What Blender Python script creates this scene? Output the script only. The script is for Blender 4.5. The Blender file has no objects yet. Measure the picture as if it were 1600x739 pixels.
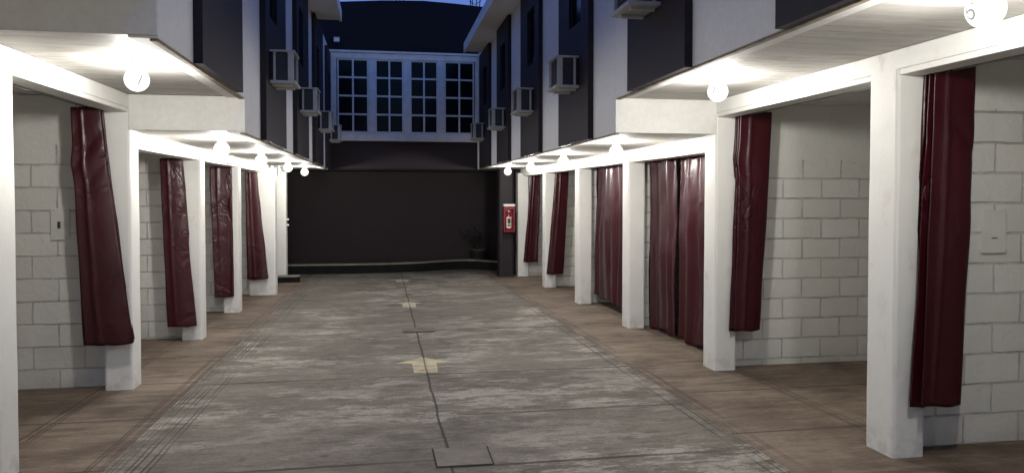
import bpy, bmesh, math, random
from mathutils import Vector, Matrix, noise

C = bpy.context.scene.collection
SC = bpy.context.scene
R = math.radians
S = 0.01913                                   # the court falls away from the camera


def fz(y):
    return -S * y


# ------------------------------------------------------------------ camera, sky, sun, exposure
cam = bpy.data.cameras.new('camera')
cam.sensor_width = 36
cam.sensor_fit = 'HORIZONTAL'
cam.lens = 25.875
cam.shift_y = -0.02275
cam.clip_start = 0.05
cam.clip_end = 600
cam_o = bpy.data.objects.new('camera', cam)
cam_o.location = (0, 0, 1.577)
cam_o.rotation_euler = (R(90 - 1.5), 0, R(-9.866))
C.objects.link(cam_o)
SC.camera = cam_o

world = bpy.data.worlds.new('World')
SC.world = world
world.use_nodes = True
wn = world.node_tree
bg = wn.nodes['Background']
sky = wn.nodes.new('ShaderNodeTexSky')
sky.sky_type = 'NISHITA'
sky.sun_disc = False
sky.sun_elevation = R(-1.0)
sky.sun_rotation = R(145)
sky.air_density = 1.0
sky.dust_density = 0.3
sky.ozone_density = 4.0
wn.links.new(sky.outputs[0], bg.inputs[0])
bg.inputs[1].default_value = 1.35

sun = bpy.data.lights.new('sun', 'SUN')
sun.energy = 0.02
sun.angle = R(20)
sun.color = (1, 0.8, 0.65)
sun_o = bpy.data.objects.new('sun', sun)
sun_o.rotation_euler = (R(84), 0, R(35))
C.objects.link(sun_o)

SC.view_settings.view_transform = 'Standard'
SC.view_settings.look = 'None'
SC.view_settings.gamma = 1
SC.view_settings.exposure = 0.6
SC.render.engine = 'CYCLES'
SC.cycles.use_denoising = True
SC.cycles.max_bounces = 7
SC.cycles.diffuse_bounces = 5
SC.cycles.glossy_bounces = 3
SC.cycles.sample_clamp_indirect = 6
SC.cycles.caustics_reflective = False
SC.cycles.caustics_refractive = False

LAMP_POWER = 75.0                             # watts per globe


# ------------------------------------------------------------------ material helpers
class NT:
    def __init__(self, name):
        self.m = bpy.data.materials.new(name)
        self.m.use_nodes = True
        self.t = self.m.node_tree
        self.p = self.t.nodes['Principled BSDF']
        geo = self.t.nodes.new('ShaderNodeNewGeometry')
        self.pos = geo.outputs['Position']

    def n(self, typ, **kw):
        nd = self.t.nodes.new(typ)
        for k, v in kw.items():
            setattr(nd, k, v)
        return nd

    def link(self, a, b):
        self.t.links.new(a, b)

    def val(self, sock, v):
        if hasattr(v, 'is_output') or isinstance(v, bpy.types.NodeSocket):
            self.link(v, sock)
        else:
            sock.default_value = v

    def math(self, op, a, b=0.0, c=None, clamp=False):
        nd = self.n('ShaderNodeMath', operation=op, use_clamp=clamp)
        self.val(nd.inputs[0], a)
        self.val(nd.inputs[1], b)
        if c is not None:
            self.val(nd.inputs[2], c)
        return nd.outputs[0]

    def sep(self):
        nd = self.n('ShaderNodeSeparateXYZ')
        self.link(self.pos, nd.inputs[0])
        return nd.outputs

    def comb(self, x, y, z):
        nd = self.n('ShaderNodeCombineXYZ')
        for i, v in enumerate((x, y, z)):
            self.val(nd.inputs[i], v)
        return nd.outputs[0]

    def scaled(self, s, off=(0, 0, 0), src=None):
        nd = self.n('ShaderNodeMapping')
        self.link(src or self.pos, nd.inputs[0])
        nd.inputs['Scale'].default_value = s
        nd.inputs['Location'].default_value = off
        return nd.outputs[0]

    def noise(self, s=(1, 1, 1), scale=1.0, detail=4, rough=0.6, dist=0.0, off=(0, 0, 0), src=None):
        nd = self.n('ShaderNodeTexNoise')
        self.link(self.scaled(s, off, src), nd.inputs['Vector'])
        nd.inputs['Scale'].default_value = scale
        nd.inputs['Detail'].default_value = detail
        nd.inputs['Roughness'].default_value = rough
        nd.inputs['Distortion'].default_value = dist
        return nd.outputs[0]

    def ramp(self, f, a, b, lo=0.0, hi=1.0):
        nd = self.n('ShaderNodeMapRange', clamp=True)
        self.link(f, nd.inputs[0])
        for i, v in enumerate((a, b, lo, hi)):
            nd.inputs[i + 1].default_value = v
        return nd.outputs[0]

    def mix(self, f, a, b):
        nd = self.n('ShaderNodeMix', data_type='RGBA')
        self.val(nd.inputs[0], f)
        for i, v in ((6, a), (7, b)):
            if isinstance(v, tuple):
                nd.inputs[i].default_value = (*v, 1)
            else:
                self.link(v, nd.inputs[i])
        return nd.outputs[2]

    def bump(self, h, strength=0.5, dist=0.01, normal=None):
        nd = self.n('ShaderNodeBump')
        self.link(h, nd.inputs['Height'])
        nd.inputs['Strength'].default_value = strength
        nd.inputs['Distance'].default_value = dist
        if normal:
            self.link(normal, nd.inputs['Normal'])
        self.link(nd.outputs[0], self.p.inputs['Normal'])
        return nd.outputs[0]

    def col(self, c):
        self.val(self.p.inputs['Base Color'], (*c, 1) if isinstance(c, tuple) else c)

    def rough(self, r):
        self.val(self.p.inputs['Roughness'], r)


def plain(name, c, rough=0.5, metal=0.0, vary=0.12, scale=6):
    t = NT(name)
    f = t.noise(scale=scale, detail=5)
    d = tuple(v * (1 - vary) for v in c)
    l = tuple(min(1, v * (1 + vary)) for v in c)
    t.col(t.mix(t.ramp(f, 0.3, 0.7), d, l))
    t.rough(rough)
    t.p.inputs['Metallic'].default_value = metal
    return t.m


def stucco(name, c, stain=(0.5, 0.47, 0.42), amount=0.35, rough=0.75, bump=0.35):
    t = NT(name)
    big = t.noise(scale=0.9, detail=5, rough=0.6)
    run = t.noise((5, 5, 0.5), scale=1.3, detail=5, off=(3, 1, 2))
    f = t.math('MULTIPLY', t.ramp(big, 0.42, 0.75), t.ramp(run, 0.4, 0.75))
    f = t.math('MULTIPLY', f, amount)
    fine = t.noise(scale=22, detail=3)
    c2 = tuple(v * 0.93 for v in c)
    base = t.mix(t.ramp(fine, 0.35, 0.65), c2, c)
    sc = tuple(a * b for a, b in zip(c, stain))
    t.col(t.mix(f, base, sc))
    t.rough(rough)
    h = t.math('ADD', t.noise(scale=55, detail=4), t.math('MULTIPLY', t.noise(scale=4, detail=3), 1.5))
    t.bump(h, bump, 0.006)
    return t.m


def chipped(name, c):
    """white paint on plastered columns and beams with worn spots showing the old coat"""
    t = NT(name)
    a = t.noise((1, 1, 0.6), scale=7, detail=8, rough=0.72, off=(1, 4, 2))
    b = t.noise(scale=1.3, detail=3, off=(5, 2, 7))
    wear = t.math('MULTIPLY', t.ramp(a, 0.56, 0.66), t.ramp(b, 0.48, 0.68))
    x, y, z = t.sep()
    # scuffs close to the ground: local floor level is -S*y
    zl = t.math('ADD', z, t.math('MULTIPLY', y, S))
    low = t.math('MULTIPLY', t.ramp(zl, 0.0, 0.22, 1, 0), t.ramp(t.noise(scale=11, detail=6, off=(2, 2, 9)), 0.45, 0.6))
    base = t.mix(t.ramp(t.noise(scale=2.2, detail=4), 0.3, 0.7), tuple(v * 0.93 for v in c), c)
    k = t.mix(t.math('MULTIPLY', wear, 0.55), base, (0.50, 0.44, 0.34))
    k = t.mix(t.math('MULTIPLY', low, 0.40), k, (0.33, 0.29, 0.25))
    t.col(k)
    t.rough(0.62)
    h = t.math('SUBTRACT', t.math('ADD', t.noise(scale=40, detail=4), t.math('MULTIPLY', t.noise(scale=5, detail=3), 2.0)), wear)
    t.bump(h, 0.22, 0.005)
    return t.m


def blockwork(name, z0, ztop, xo):
    t = NT(name)
    x, y, z = t.sep()
    wob = t.math('MULTIPLY', t.math('SUBTRACT', t.noise(scale=3.5, detail=3), 0.5), 0.022)
    wob2 = t.math('MULTIPLY', t.math('SUBTRACT', t.noise(scale=3.5, detail=3, off=(7, 3, 1)), 0.5), 0.022)
    v = t.comb(t.math('ADD', t.math('ADD', x, 20 + xo), wob), t.math('ADD', t.math('SUBTRACT', z, z0 - 2.0), wob2), 0.0)
    br = t.n('ShaderNodeTexBrick', offset=0.5, offset_frequency=2)
    t.link(v, br.inputs['Vector'])
    br.inputs['Scale'].default_value = 1
    br.inputs['Brick Width'].default_value = 0.42
    br.inputs['Row Height'].default_value = 0.2
    br.inputs['Mortar Size'].default_value = 0.0075
    br.inputs['Mortar Smooth'].default_value = 0.35
    br.inputs['Bias'].default_value = 0
    br.inputs['Color1'].default_value = (0.70, 0.70, 0.665, 1)
    br.inputs['Color2'].default_value = (0.77, 0.77, 0.735, 1)
    br.inputs['Mortar'].default_value = (0.66, 0.66, 0.63, 1)
    mask = t.ramp(z, ztop - 0.012, ztop + 0.012, 1, 0)
    gaps = t.ramp(t.noise(scale=5, detail=4, off=(4, 4, 1)), 0.3, 0.5, 0.45, 1)
    fac = t.math('MULTIPLY', t.math('MULTIPLY', br.outputs['Fac'], mask), gaps)
    base = t.mix(mask, (0.75, 0.75, 0.715), br.outputs['Color'])
    crack = t.math('MULTIPLY', fac, t.ramp(t.noise(scale=7, detail=5, off=(1, 8, 3)), 0.44, 0.6))
    base = t.mix(t.math('MULTIPLY', crack, 0.38), base, (0.16, 0.15, 0.13))
    zl = t.math('ADD', z, t.math('MULTIPLY', y, S))
    low = t.math('MULTIPLY', t.ramp(zl, 0.0, 0.16, 1, 0), t.ramp(t.noise(scale=6, detail=5), 0.35, 0.6))
    base = t.mix(t.math('MULTIPLY', low, 0.3), base, (0.33, 0.30, 0.27))
    t.col(base)
    t.rough(0.6)
    h = t.math('SUBTRACT', t.math('MULTIPLY', t.noise(scale=26, detail=4), 0.28), t.math('MULTIPLY', fac, 1.3))
    h = t.math('ADD', h, t.math('MULTIPLY', t.noise(scale=4, detail=3), 0.7))
    t.bump(h, 1.0, 0.018)
    return t.m


def soffit_mat():
    t = NT('board_marked_soffit')
    a = t.noise((0.8, 13, 1), scale=2.0, detail=8, rough=0.72, dist=0.6)
    b = t.noise((0.5, 1.2, 1), scale=1.2, detail=4, off=(5, 2, 0))
    f = t.math('MULTIPLY', t.ramp(a, 0.50, 0.575), t.ramp(b, 0.40, 0.56, 0.15, 1))
    base = t.mix(t.ramp(t.noise((0.6, 9, 1), scale=1.2, detail=5, off=(1, 7, 0)), 0.35, 0.65), (0.40, 0.385, 0.355), (0.49, 0.48, 0.45))
    k = t.mix(t.math('MULTIPLY', f, 0.7), base, (0.24, 0.20, 0.165))
    t.col(k)
    t.rough(0.6)
    t.bump(t.math('SUBTRACT', t.noise((1, 18, 1), scale=2, detail=6, rough=0.7), f), 0.5, 0.012)
    return t.m


def joint_lines(t, coord, along, targets, width, seed, amp=0.012):
    """1 on thin wobbling lines where coord is near one of the targets"""
    wob = t.math('MULTIPLY', t.math('SUBTRACT', t.noise(scale=1.6, detail=5, rough=0.6, off=(seed, seed * 2, 0)), 0.5), amp * 4)
    c = t.math('ADD', coord, wob)
    best = None
    for v in targets:
        d = t.math('ABSOLUTE', t.math('SUBTRACT', c, v))
        best = d if best is None else t.math('MINIMUM', best, d)
    return t.ramp(best, width * 0.5, width, 1, 0)


def floor_mat():
    t = NT('brushed_concrete')
    x, y, z = t.sep()
    streak = t.noise((0.8, 1.9, 1), scale=1.7, detail=14, rough=0.80, off=(0.4, 2.2, 0))
    streak2 = t.noise((1.3, 6.0, 1), scale=3.2, detail=10, rough=0.78, off=(9, 1, 0))
    streak3 = t.noise((1.2, 5.5, 1), scale=3.0, detail=10, rough=0.78, off=(2, 6, 0))
    patch = t.noise((0.50, 0.60, 1), scale=0.9, detail=6, rough=0.65, off=(2.3, 7.7, 0))
    p2 = t.noise((0.8, 1.2, 1), scale=1.0, detail=11, rough=0.74, off=(6.3, 0.7, 0))
    grit = t.noise(scale=45, detail=5, rough=0.75, off=(1, 1, 1))
    dark = t.mix(t.ramp(p2, 0.36, 0.64), (0.104, 0.091, 0.074), (0.212, 0.188, 0.156))
    worn = t.math('MULTIPLY', t.ramp(streak, 0.48, 0.55), t.ramp(patch, 0.42, 0.56, 0.08, 1.0))
    k = t.mix(t.math('MULTIPLY', worn, 0.78), dark, (0.44, 0.405, 0.35))
    k = t.mix(t.math('MULTIPLY', t.ramp(streak3, 0.53, 0.60), 0.26), k, (0.40, 0.365, 0.31))
    k = t.mix(t.math('MULTIPLY', t.ramp(streak2, 0.52, 0.58), 0.48), k, (0.066, 0.056, 0.045))
    k = t.mix(t.math('MULTIPLY', t.ramp(grit, 0.44, 0.60), 0.26), k, (0.045, 0.039, 0.032))
    spots = t.ramp(t.noise((0.8, 1.3, 1), scale=1.6, detail=10, rough=0.75, off=(3, 3, 0)), 0.56, 0.63)
    k = t.mix(t.math('MULTIPLY', spots, 0.45), k, (0.064, 0.055, 0.046))
    # a few oil drips and narrow wheel tracks
    oil = t.ramp(t.noise(scale=3.1, detail=3, off=(12, 5, 0)), 0.70, 0.78)
    k = t.mix(t.math('MULTIPLY', oil, 0.6), k, (0.025, 0.022, 0.02))
    # centre joint, half-slab joints on each side of it
    ctr = joint_lines(t, x, y, [0.40], 0.013, 3.1, 0.014)
    right = t.math('MULTIPLY', joint_lines(t, y, x, [2.1, 3.25, 4.43, 5.56, 6.97, 9.5, 12.1, 14.6], 0.024, 5.2, 0.009), t.ramp(x, 0.39, 0.41))
    left = t.math('MULTIPLY', joint_lines(t, y, x, [2.3, 4.58, 6.93, 9.4, 12.0, 14.5], 0.022, 8.4, 0.009), t.ramp(x, 0.39, 0.41, 1, 0))
    fade = t.ramp(t.noise(scale=1.1, detail=3, off=(1, 9, 0)), 0.35, 0.6, 0.5, 1)
    j = t.math('MAXIMUM', ctr, t.math('MULTIPLY', t.math('MAXIMUM', right, left), fade))
    k = t.mix(t.math('MULTIPLY', j, 0.85), k, (0.022, 0.02, 0.018))
    g = t.math('MAXIMUM', joint_lines(t, x, y, [-1.65, -1.622, -1.588, -1.535, -1.50, -1.44, -1.405], 0.009, 1.7, 0.007),
               joint_lines(t, x, y, [2.37, 2.335, 2.26], 0.009, 2.9, 0.007))
    gb = t.ramp(t.noise((3, 0.6, 1), scale=1.2, detail=3, off=(8, 5, 0)), 0.38, 0.6, 0.12, 1)
    g = t.math('MULTIPLY', g, gb)
    k = t.mix(t.math('MULTIPLY', g, 0.85), k, (0.035, 0.030, 0.025))
    t.col(k)
    t.rough(0.82)
    t.p.inputs['Specular IOR Level'].default_value = 0.3
    h = t.math('ADD', t.math('MULTIPLY', t.noise((1.5, 16, 1), scale=2.0, detail=7, rough=0.7), 0.5), t.math('MULTIPLY', streak, 0.7))
    h = t.math('SUBTRACT', h, t.math('MULTIPLY', t.math('MAXIMUM', j, g), 1.6))
    t.bump(h, 0.28, 0.008)
    return t.m


def apron_mat():
    t = NT('brown_stained_concrete')
    x, y, z = t.sep()
    streak = t.noise((1.0, 5, 1), scale=2.0, detail=10, rough=0.74, dist=0.2, off=(4, 2, 0))
    patch = t.noise((0.8, 0.9, 1), scale=1.3, detail=9, rough=0.68, off=(7, 1, 0))
    grit = t.noise(scale=60, detail=4, rough=0.7)
    k = t.mix(t.ramp(patch, 0.34, 0.66), (0.092, 0.066, 0.048), (0.250, 0.194, 0.148))
    k = t.mix(t.math('MULTIPLY', t.ramp(streak, 0.52, 0.62), 0.40), k, (0.34, 0.275, 0.215))
    k = t.mix(t.math('MULTIPLY', t.ramp(streak, 0.38, 0.48, 1, 0), 0.40), k, (0.065, 0.042, 0.029))
    k = t.mix(t.math('MULTIPLY', t.ramp(t.noise(scale=2.1, detail=8, rough=0.7, off=(1, 1, 0)), 0.56, 0.68), 0.5), k, (0.055, 0.037, 0.026))
    k = t.mix(t.math('MULTIPLY', t.ramp(grit, 0.42, 0.62), 0.22), k, (0.04, 0.03, 0.022))
    jl = t.math('MULTIPLY', joint_lines(t, y, x, [1.2, 2.4, 3.55, 4.75, 5.87, 7.05, 8.25, 9.4, 10.6, 11.9, 13.1, 14.4, 15.6], 0.016, 6.6, 0.008), 1.0)
    g = t.math('MAXIMUM', joint_lines(t, x, y, [-1.69, -1.712, -1.765, -1.79, -2.38, -2.41, -2.46], 0.009, 1.7, 0.007),
               joint_lines(t, x, y, [2.40, 2.428, 2.48, 2.505, 3.33, 3.36, 3.41], 0.009, 2.9, 0.007))
    gb = t.ramp(t.noise((3, 0.6, 1), scale=1.2, detail=3, off=(3, 5, 0)), 0.38, 0.6, 0.15, 1)
    g = t.math('MAXIMUM', t.math('MULTIPLY', g, gb), jl)
    k = t.mix(t.math('MULTIPLY', g, 0.75), k, (0.035, 0.025, 0.018))
    t.col(k)
    t.rough(0.8)
    t.p.inputs['Specular IOR Level'].default_value = 0.3
    h = t.math('SUBTRACT', t.math('MULTIPLY', t.noise((2, 12, 1), scale=2, detail=6), 0.6), t.math('MULTIPLY', g, 1.6))
    t.bump(h, 0.35, 0.008)
    return t.m


def vinyl_mat():
    t = NT('oxblood_vinyl')
    a = t.noise(scale=1.7, detail=4, off=(2, 5, 1))
    t.col(t.mix(t.ramp(a, 0.3, 0.7), (0.032, 0.0027, 0.0058), (0.046, 0.0040, 0.0078)))
    t.rough(t.ramp(t.noise(scale=4, detail=3), 0.3, 0.7, 0.28, 0.42))
    t.p.inputs['Specular IOR Level'].default_value = 0.45
    w = t.noise((1.5, 1.5, 1.1), scale=3.0, detail=3.5, rough=0.55, dist=0.9)
    crease = t.math('POWER', t.math('ABSOLUTE', t.math('SUBTRACT', w, 0.5)), 0.6)
    region = t.ramp(t.noise((1, 1, 0.7), scale=1.9, detail=2, off=(6, 2, 4)), 0.48, 0.62)
    soft = t.noise((1.2, 1.2, 0.25), scale=3, detail=2)
    h = t.math('ADD', t.math('MULTIPLY', crease, t.math('MULTIPLY', region, 2.2)), t.math('MULTIPLY', soft, 0.5))
    t.bump(h, 0.4, 0.02)
    return t.m


def emit_mat(name, c, s):
    t = NT(name)
    t.col((0.8, 0.8, 0.8))
    t.p.inputs['Emission Color'].default_value = (*c, 1)
    t.p.inputs['Emission Strength'].default_value = s
    t.rough(0.3)
    return t.m


def globe_mat():
    """thin milky glass: lets most of the bulb's light out and glows itself"""
    t = NT('lit_globe_glass')
    tr = t.n('ShaderNodeBsdfTransparent')
    em = t.n('ShaderNodeEmission')
    em.inputs[0].default_value = (1.0, 0.975, 0.91, 1)
    em.inputs[1].default_value = 1.9
    mx = t.n('ShaderNodeMixShader')
    mx.inputs[0].default_value = 0.5
    t.link(tr.outputs[0], mx.inputs[1])
    t.link(em.outputs[0], mx.inputs[2])
    t.link(mx.outputs[0], t.t.nodes['Material Output'].inputs['Surface'])
    return t.m


def paint_mark(name, c):
    t = NT(name)
    f = t.math('MULTIPLY', t.ramp(t.noise((1, 2.5, 1), scale=5, detail=10, rough=0.8), 0.47, 0.58), 0.75)
    t.col(t.mix(f, c, (0.16, 0.14, 0.11)))
    x, y, z = t.sep()
    jj = joint_lines(t, x, y, [0.40], 0.011, 3.1, 0.014)
    t.col(t.mix(t.math('MULTIPLY', jj, 0.8), t.p.inputs['Base Color'].links[0].from_socket, (0.03, 0.027, 0.022)))
    t.rough(0.65)
    t.bump(t.noise((1.5, 30, 1), scale=2.0, detail=6), 0.4, 0.008)
    return t.m


M = {}
M['facade'] = stucco('pale_stucco', (0.76, 0.755, 0.74), amount=0.25)
M['plaster'] = stucco('white_plaster', (0.72, 0.715, 0.68), amount=0.25, bump=0.2)
M['column'] = chipped('worn_white_paint', (0.79, 0.79, 0.76))
M['charcoal'] = stucco('charcoal_paint', (0.026, 0.0205, 0.0245), stain=(0.6, 0.6, 0.6), amount=0.5, rough=0.6, bump=0.25)
M['black'] = stucco('near_black_paint', (0.026, 0.0185, 0.0220), stain=(0.6, 0.6, 0.6), amount=0.5, rough=0.55, bump=0.25)
M['navy'] = stucco('dark_navy_paint', (0.010, 0.010, 0.013), amount=0.3, rough=0.7, bump=0.2)
M['kerbblack'] = plain('black_kerb_paint', (0.009, 0.009, 0.010), 0.8, vary=0.3)
for k_, v_ in (('charcoal', 0.22), ('black', 0.15), ('navy', 0.2), ('kerbblack', 0.15)):
    M[k_].node_tree.nodes['Principled BSDF'].inputs['Specular IOR Level'].default_value = v_
M['soffit'] = soffit_mat()
M['block_right'] = blockwork('painted_blocks_right', 0.13, 1.905, 0.01)
M['block_near'] = blockwork('painted_blocks_near_right', 0.115, 2.125, 0.16)
M['block_left'] = blockwork('painted_blocks_left', 0.03, 2.00, 0.05)
M['drive'] = floor_mat()
M['apron'] = apron_mat()
M['vinyl'] = vinyl_mat()
M['globe'] = globe_mat()
M['numeral'] = emit_mat('numeral_on_lit_globe', (0.75, 0.76, 0.74), 0.30)
M['numeral'].node_tree.nodes['Principled BSDF'].inputs['Base Color'].default_value = (0.02, 0.02, 0.02, 1)
for k_ in ('globe', 'numeral'):
    M[k_].cycles.emission_sampling = 'NONE'           # the bulbs inside do the lighting
M['ceramic'] = plain('ivory_lamp_holder', (0.75, 0.70, 0.58), 0.4)
M['cage'] = plain('pale_grey_metal', (0.42, 0.42, 0.41), 0.45, 0.0)
M['grille'] = plain('dark_fin_metal', (0.045, 0.045, 0.05), 0.5, 0.3)
M['glass'] = plain('dark_window_glass', (0.006, 0.006, 0.009), 0.15)
M['glass'].node_tree.nodes['Principled BSDF'].inputs['Specular IOR Level'].default_value = 0.08
M['frame'] = plain('white_window_paint', (0.72, 0.69, 0.64), 0.5)
M['steel'] = plain('dull_steel', (0.35, 0.34, 0.33), 0.4, 0.8)
M['coverplate'] = plain('white_cover_plate', (0.70, 0.70, 0.67), 0.45, vary=0.04)
M['switch'] = plain('dark_grey_switch', (0.06, 0.06, 0.06), 0.4)
M['red'] = plain('red_enamel', (0.20, 0.010, 0.02), 0.35)
M['redext'] = plain('red_cylinder_enamel', (0.30, 0.012, 0.02), 0.25)
M['paper'] = plain('pale_paper_label', (0.72, 0.69, 0.62), 0.6)
M['ink'] = plain('black_print', (0.02, 0.02, 0.02), 0.5)
M['iron'] = plain('dark_cast_iron', (0.12, 0.105, 0.088), 0.75, 0.0, vary=0.3)
M['lid'] = plain('concrete_lid', (0.150, 0.131, 0.107), 0.7, vary=0.45, scale=5)
M['gap'] = plain('dark_gap', (0.02, 0.018, 0.016), 0.9)
M['arrow'] = paint_mark('worn_cream_road_paint', (0.58, 0.50, 0.325))
M['arrow_far'] = paint_mark('faded_cream_road_paint', (0.54, 0.49, 0.37))
M['soil'] = plain('dark_planter_soil', (0.03, 0.025, 0.02), 0.9, vary=0.4, scale=14)
M['ledge'] = plain('dusty_pale_kerb_top', (0.22, 0.20, 0.17), 0.7, vary=0.3, scale=5)
M['pot'] = plain('dark_clay_pot', (0.045, 0.04, 0.036), 0.6)
M['leaf'] = plain('dark_leaf', (0.018, 0.026, 0.015), 0.45, vary=0.4)
M['rust'] = plain('rusty_bar', (0.06, 0.04, 0.035), 0.8)
M['earth'] = plain('bare_ground', (0.12, 0.10, 0.08), 0.9, vary=0.25, scale=2)
M['edge'] = plain('weathered_concrete_edge', (0.26, 0.22, 0.18), 0.8, vary=0.5, scale=9)
M['inner'] = plain('dark_lining', (0.05, 0.05, 0.05), 0.8)


# ------------------------------------------------------------------ object helpers
def link(name, me, mat, parent=None):
    o = bpy.data.objects.new(name, me)
    C.objects.link(o)
    if mat:
        me.materials.append(mat)
    if parent:
        o.parent = parent
        # meshes are written in world coordinates: bring them into the thing's frame
        root = parent
        off = Vector((0, 0, 0))
        while root:
            off += root.location
            root = root.parent
        me.transform(Matrix.Translation(-off))
    return o


def tag(o, label=None, cat=None, group=None, kind=None):
    if label: o['label'] = label
    if cat: o['category'] = cat
    if group: o['group'] = group
    if kind: o['kind'] = kind
    return o


def thing(name, loc, label, cat, group=None):
    o = bpy.data.objects.new(name, None)
    o.empty_display_size = 0.2
    o.location = loc
    C.objects.link(o)
    return tag(o, label, cat, group)


def bm_box(bm, x0, x1, y0, y1, z0, z1, bevel=0.0):
    x0, x1 = min(x0, x1), max(x0, x1)
    y0, y1 = min(y0, y1), max(y0, y1)
    r = bmesh.ops.create_cube(bm, size=1)
    vs = r['verts']
    for v in vs:
        v.co = Vector(((x0 + x1) / 2 + v.co.x * (x1 - x0), (y0 + y1) / 2 + v.co.y * (y1 - y0), (z0 + z1) / 2 + v.co.z * (z1 - z0)))
    if bevel:
        es = list({e for v in vs for e in v.link_edges})
        bmesh.ops.bevel(bm, geom=es, offset=bevel, segments=2, affect='EDGES', profile=0.6)


def finish(bm, name, mat, parent=None, smooth=False):
    me = bpy.data.meshes.new(name)
    bm.normal_update()
    bm.to_mesh(me)
    bm.free()
    if smooth:
        for p in me.polygons:
            p.use_smooth = True
    return link(name, me, mat, parent)


def box(name, dims, mat, parent=None, bevel=0.0):
    bm = bmesh.new()
    bm_box(bm, *dims, bevel=bevel)
    return finish(bm, name, mat, parent)


def boxes(name, lst, mat, parent=None, bevel=0.0):
    bm = bmesh.new()
    for d in lst:
        bm_box(bm, *d, bevel=bevel)
    return finish(bm, name, mat, parent)


def rough_box(name, dims, mat, parent, bevel=0.02, cuts=14, amp=0.004, seed=0):
    """plastered post: bevelled box, cut up along its height and made slightly uneven"""
    bm = bmesh.new()
    x0, x1, y0, y1, z0, z1 = dims
    n = cuts
    b = bevel
    ring = [(x0 + b, y0), (x1 - b, y0), (x1 - b * .3, y0 + b * .3), (x1, y0 + b), (x1, y1 - b), (x1 - b * .3, y1 - b * .3), (x1 - b, y1), (x0 + b, y1),
            (x0 + b * .3, y1 - b * .3), (x0, y1 - b), (x0, y0 + b), (x0 + b * .3, y0 + b * .3)]
    rows = []
    for i in range(n + 1):
        z = z0 + (z1 - z0) * i / n
        row = []
        for (x, y) in ring:
            d = noise.noise_vector(Vector((x * 3 + seed, y * 3, z * 2.2))) * amp * (1 if 0 < i < n else 0.5)
            row.append(bm.verts.new((x + d.x, y + d.y, z)))
        rows.append(row)
    k = len(ring)
    for i in range(n):
        for j in range(k):
            bm.faces.new((rows[i][j], rows[i][(j + 1) % k], rows[i + 1][(j + 1) % k], rows[i + 1][j]))
    bm.faces.new(rows[-1])
    bm.faces.new(list(reversed(rows[0])))
    return finish(bm, name, mat, parent)


def bm_lathe(bm, prof, cx, cy, seg=28):
    rings = []
    for (r, z) in prof:
        if r < 1e-5:
            rings.append([bm.verts.new((cx, cy, z))])
        else:
            rings.append([bm.verts.new((cx + r * math.cos(2 * math.pi * k / seg), cy + r * math.sin(2 * math.pi * k / seg), z)) for k in range(seg)])
    for a, b in zip(rings, rings[1:]):
        for k in range(seg):
            k2 = (k + 1) % seg
            if len(a) == 1 and len(b) == 1:
                continue
            if len(a) == 1:
                bm.faces.new((a[0], b[k2], b[k]))
            elif len(b) == 1:
                bm.faces.new((a[k], a[k2], b[0]))
            else:
                bm.faces.new((a[k], a[k2], b[k2], b[k]))
    bmesh.ops.recalc_face_normals(bm, faces=bm.faces)


def lathe(name, prof, cx, cy, mat, parent=None, seg=28):
    bm = bmesh.new()
    bm_lathe(bm, prof, cx, cy, seg)
    return finish(bm, name, mat, parent, True)


def bm_tube(bm, pts, r, seg=8):
    rings = []
    n = len(pts)
    for i, p in enumerate(pts):
        p = Vector(p)
        d = (Vector(pts[min(i + 1, n - 1)]) - Vector(pts[max(i - 1, 0)])).normalized()
        a = d.orthogonal().normalized()
        b = d.cross(a)
        rr = r[i] if isinstance(r, (list, tuple)) else r
        rings.append([bm.verts.new(p + (a * math.cos(2 * math.pi * k / seg) + b * math.sin(2 * math.pi * k / seg)) * rr) for k in range(seg)])
    for a, b in zip(rings, rings[1:]):
        # line the rings up
        best = min(range(seg), key=lambda s: (a[0].co - b[s].co).length)
        for k in range(seg):
            bm.faces.new((a[k], a[(k + 1) % seg], b[(k + 1 + best) % seg], b[(k + best) % seg]))
    bm.faces.new(list(reversed(rings[0])))
    bm.faces.new(rings[-1])
    bmesh.ops.recalc_face_normals(bm, faces=bm.faces)


def tube(name, pts, r, mat, parent=None, seg=8):
    bm = bmesh.new()
    bm_tube(bm, pts, r, seg)
    return finish(bm, name, mat, parent, True)


def sheet(name, x0, x1, y0, y1, mat, dz=0.0, nx=1, ny=1):
    bm = bmesh.new()
    g = [[bm.verts.new((x0 + (x1 - x0) * i / nx, y0 + (y1 - y0) * j / ny, fz(y0 + (y1 - y0) * j / ny) + dz)) for i in range(nx + 1)] for j in range(ny + 1)]
    for j in range(ny):
        for i in range(nx):
            bm.faces.new((g[j][i], g[j][i + 1], g[j + 1][i + 1], g[j + 1][i]))
    return finish(bm, name, mat)


def flat_poly(name, pts, mat, parent=None, dz=0.004, thick=0.0):
    bm = bmesh.new()
    vs = [bm.verts.new((x, y, fz(y) + dz)) for x, y in pts]
    f = bm.faces.new(vs)
    if f.calc_area() and f.normal.z < 0:
        f.normal_flip()
    if thick:
        r = bmesh.ops.extrude_face_region(bm, geom=[f])
        for v in r['geom']:
            if isinstance(v, bmesh.types.BMVert):
                v.co.z -= thick
        bmesh.ops.recalc_face_normals(bm, faces=bm.faces)
    bm.normal_update()
    for f in bm.faces:
        if not thick and f.normal.z < 0:
            f.normal_flip()
    return finish(bm, name, mat, parent)


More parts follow.
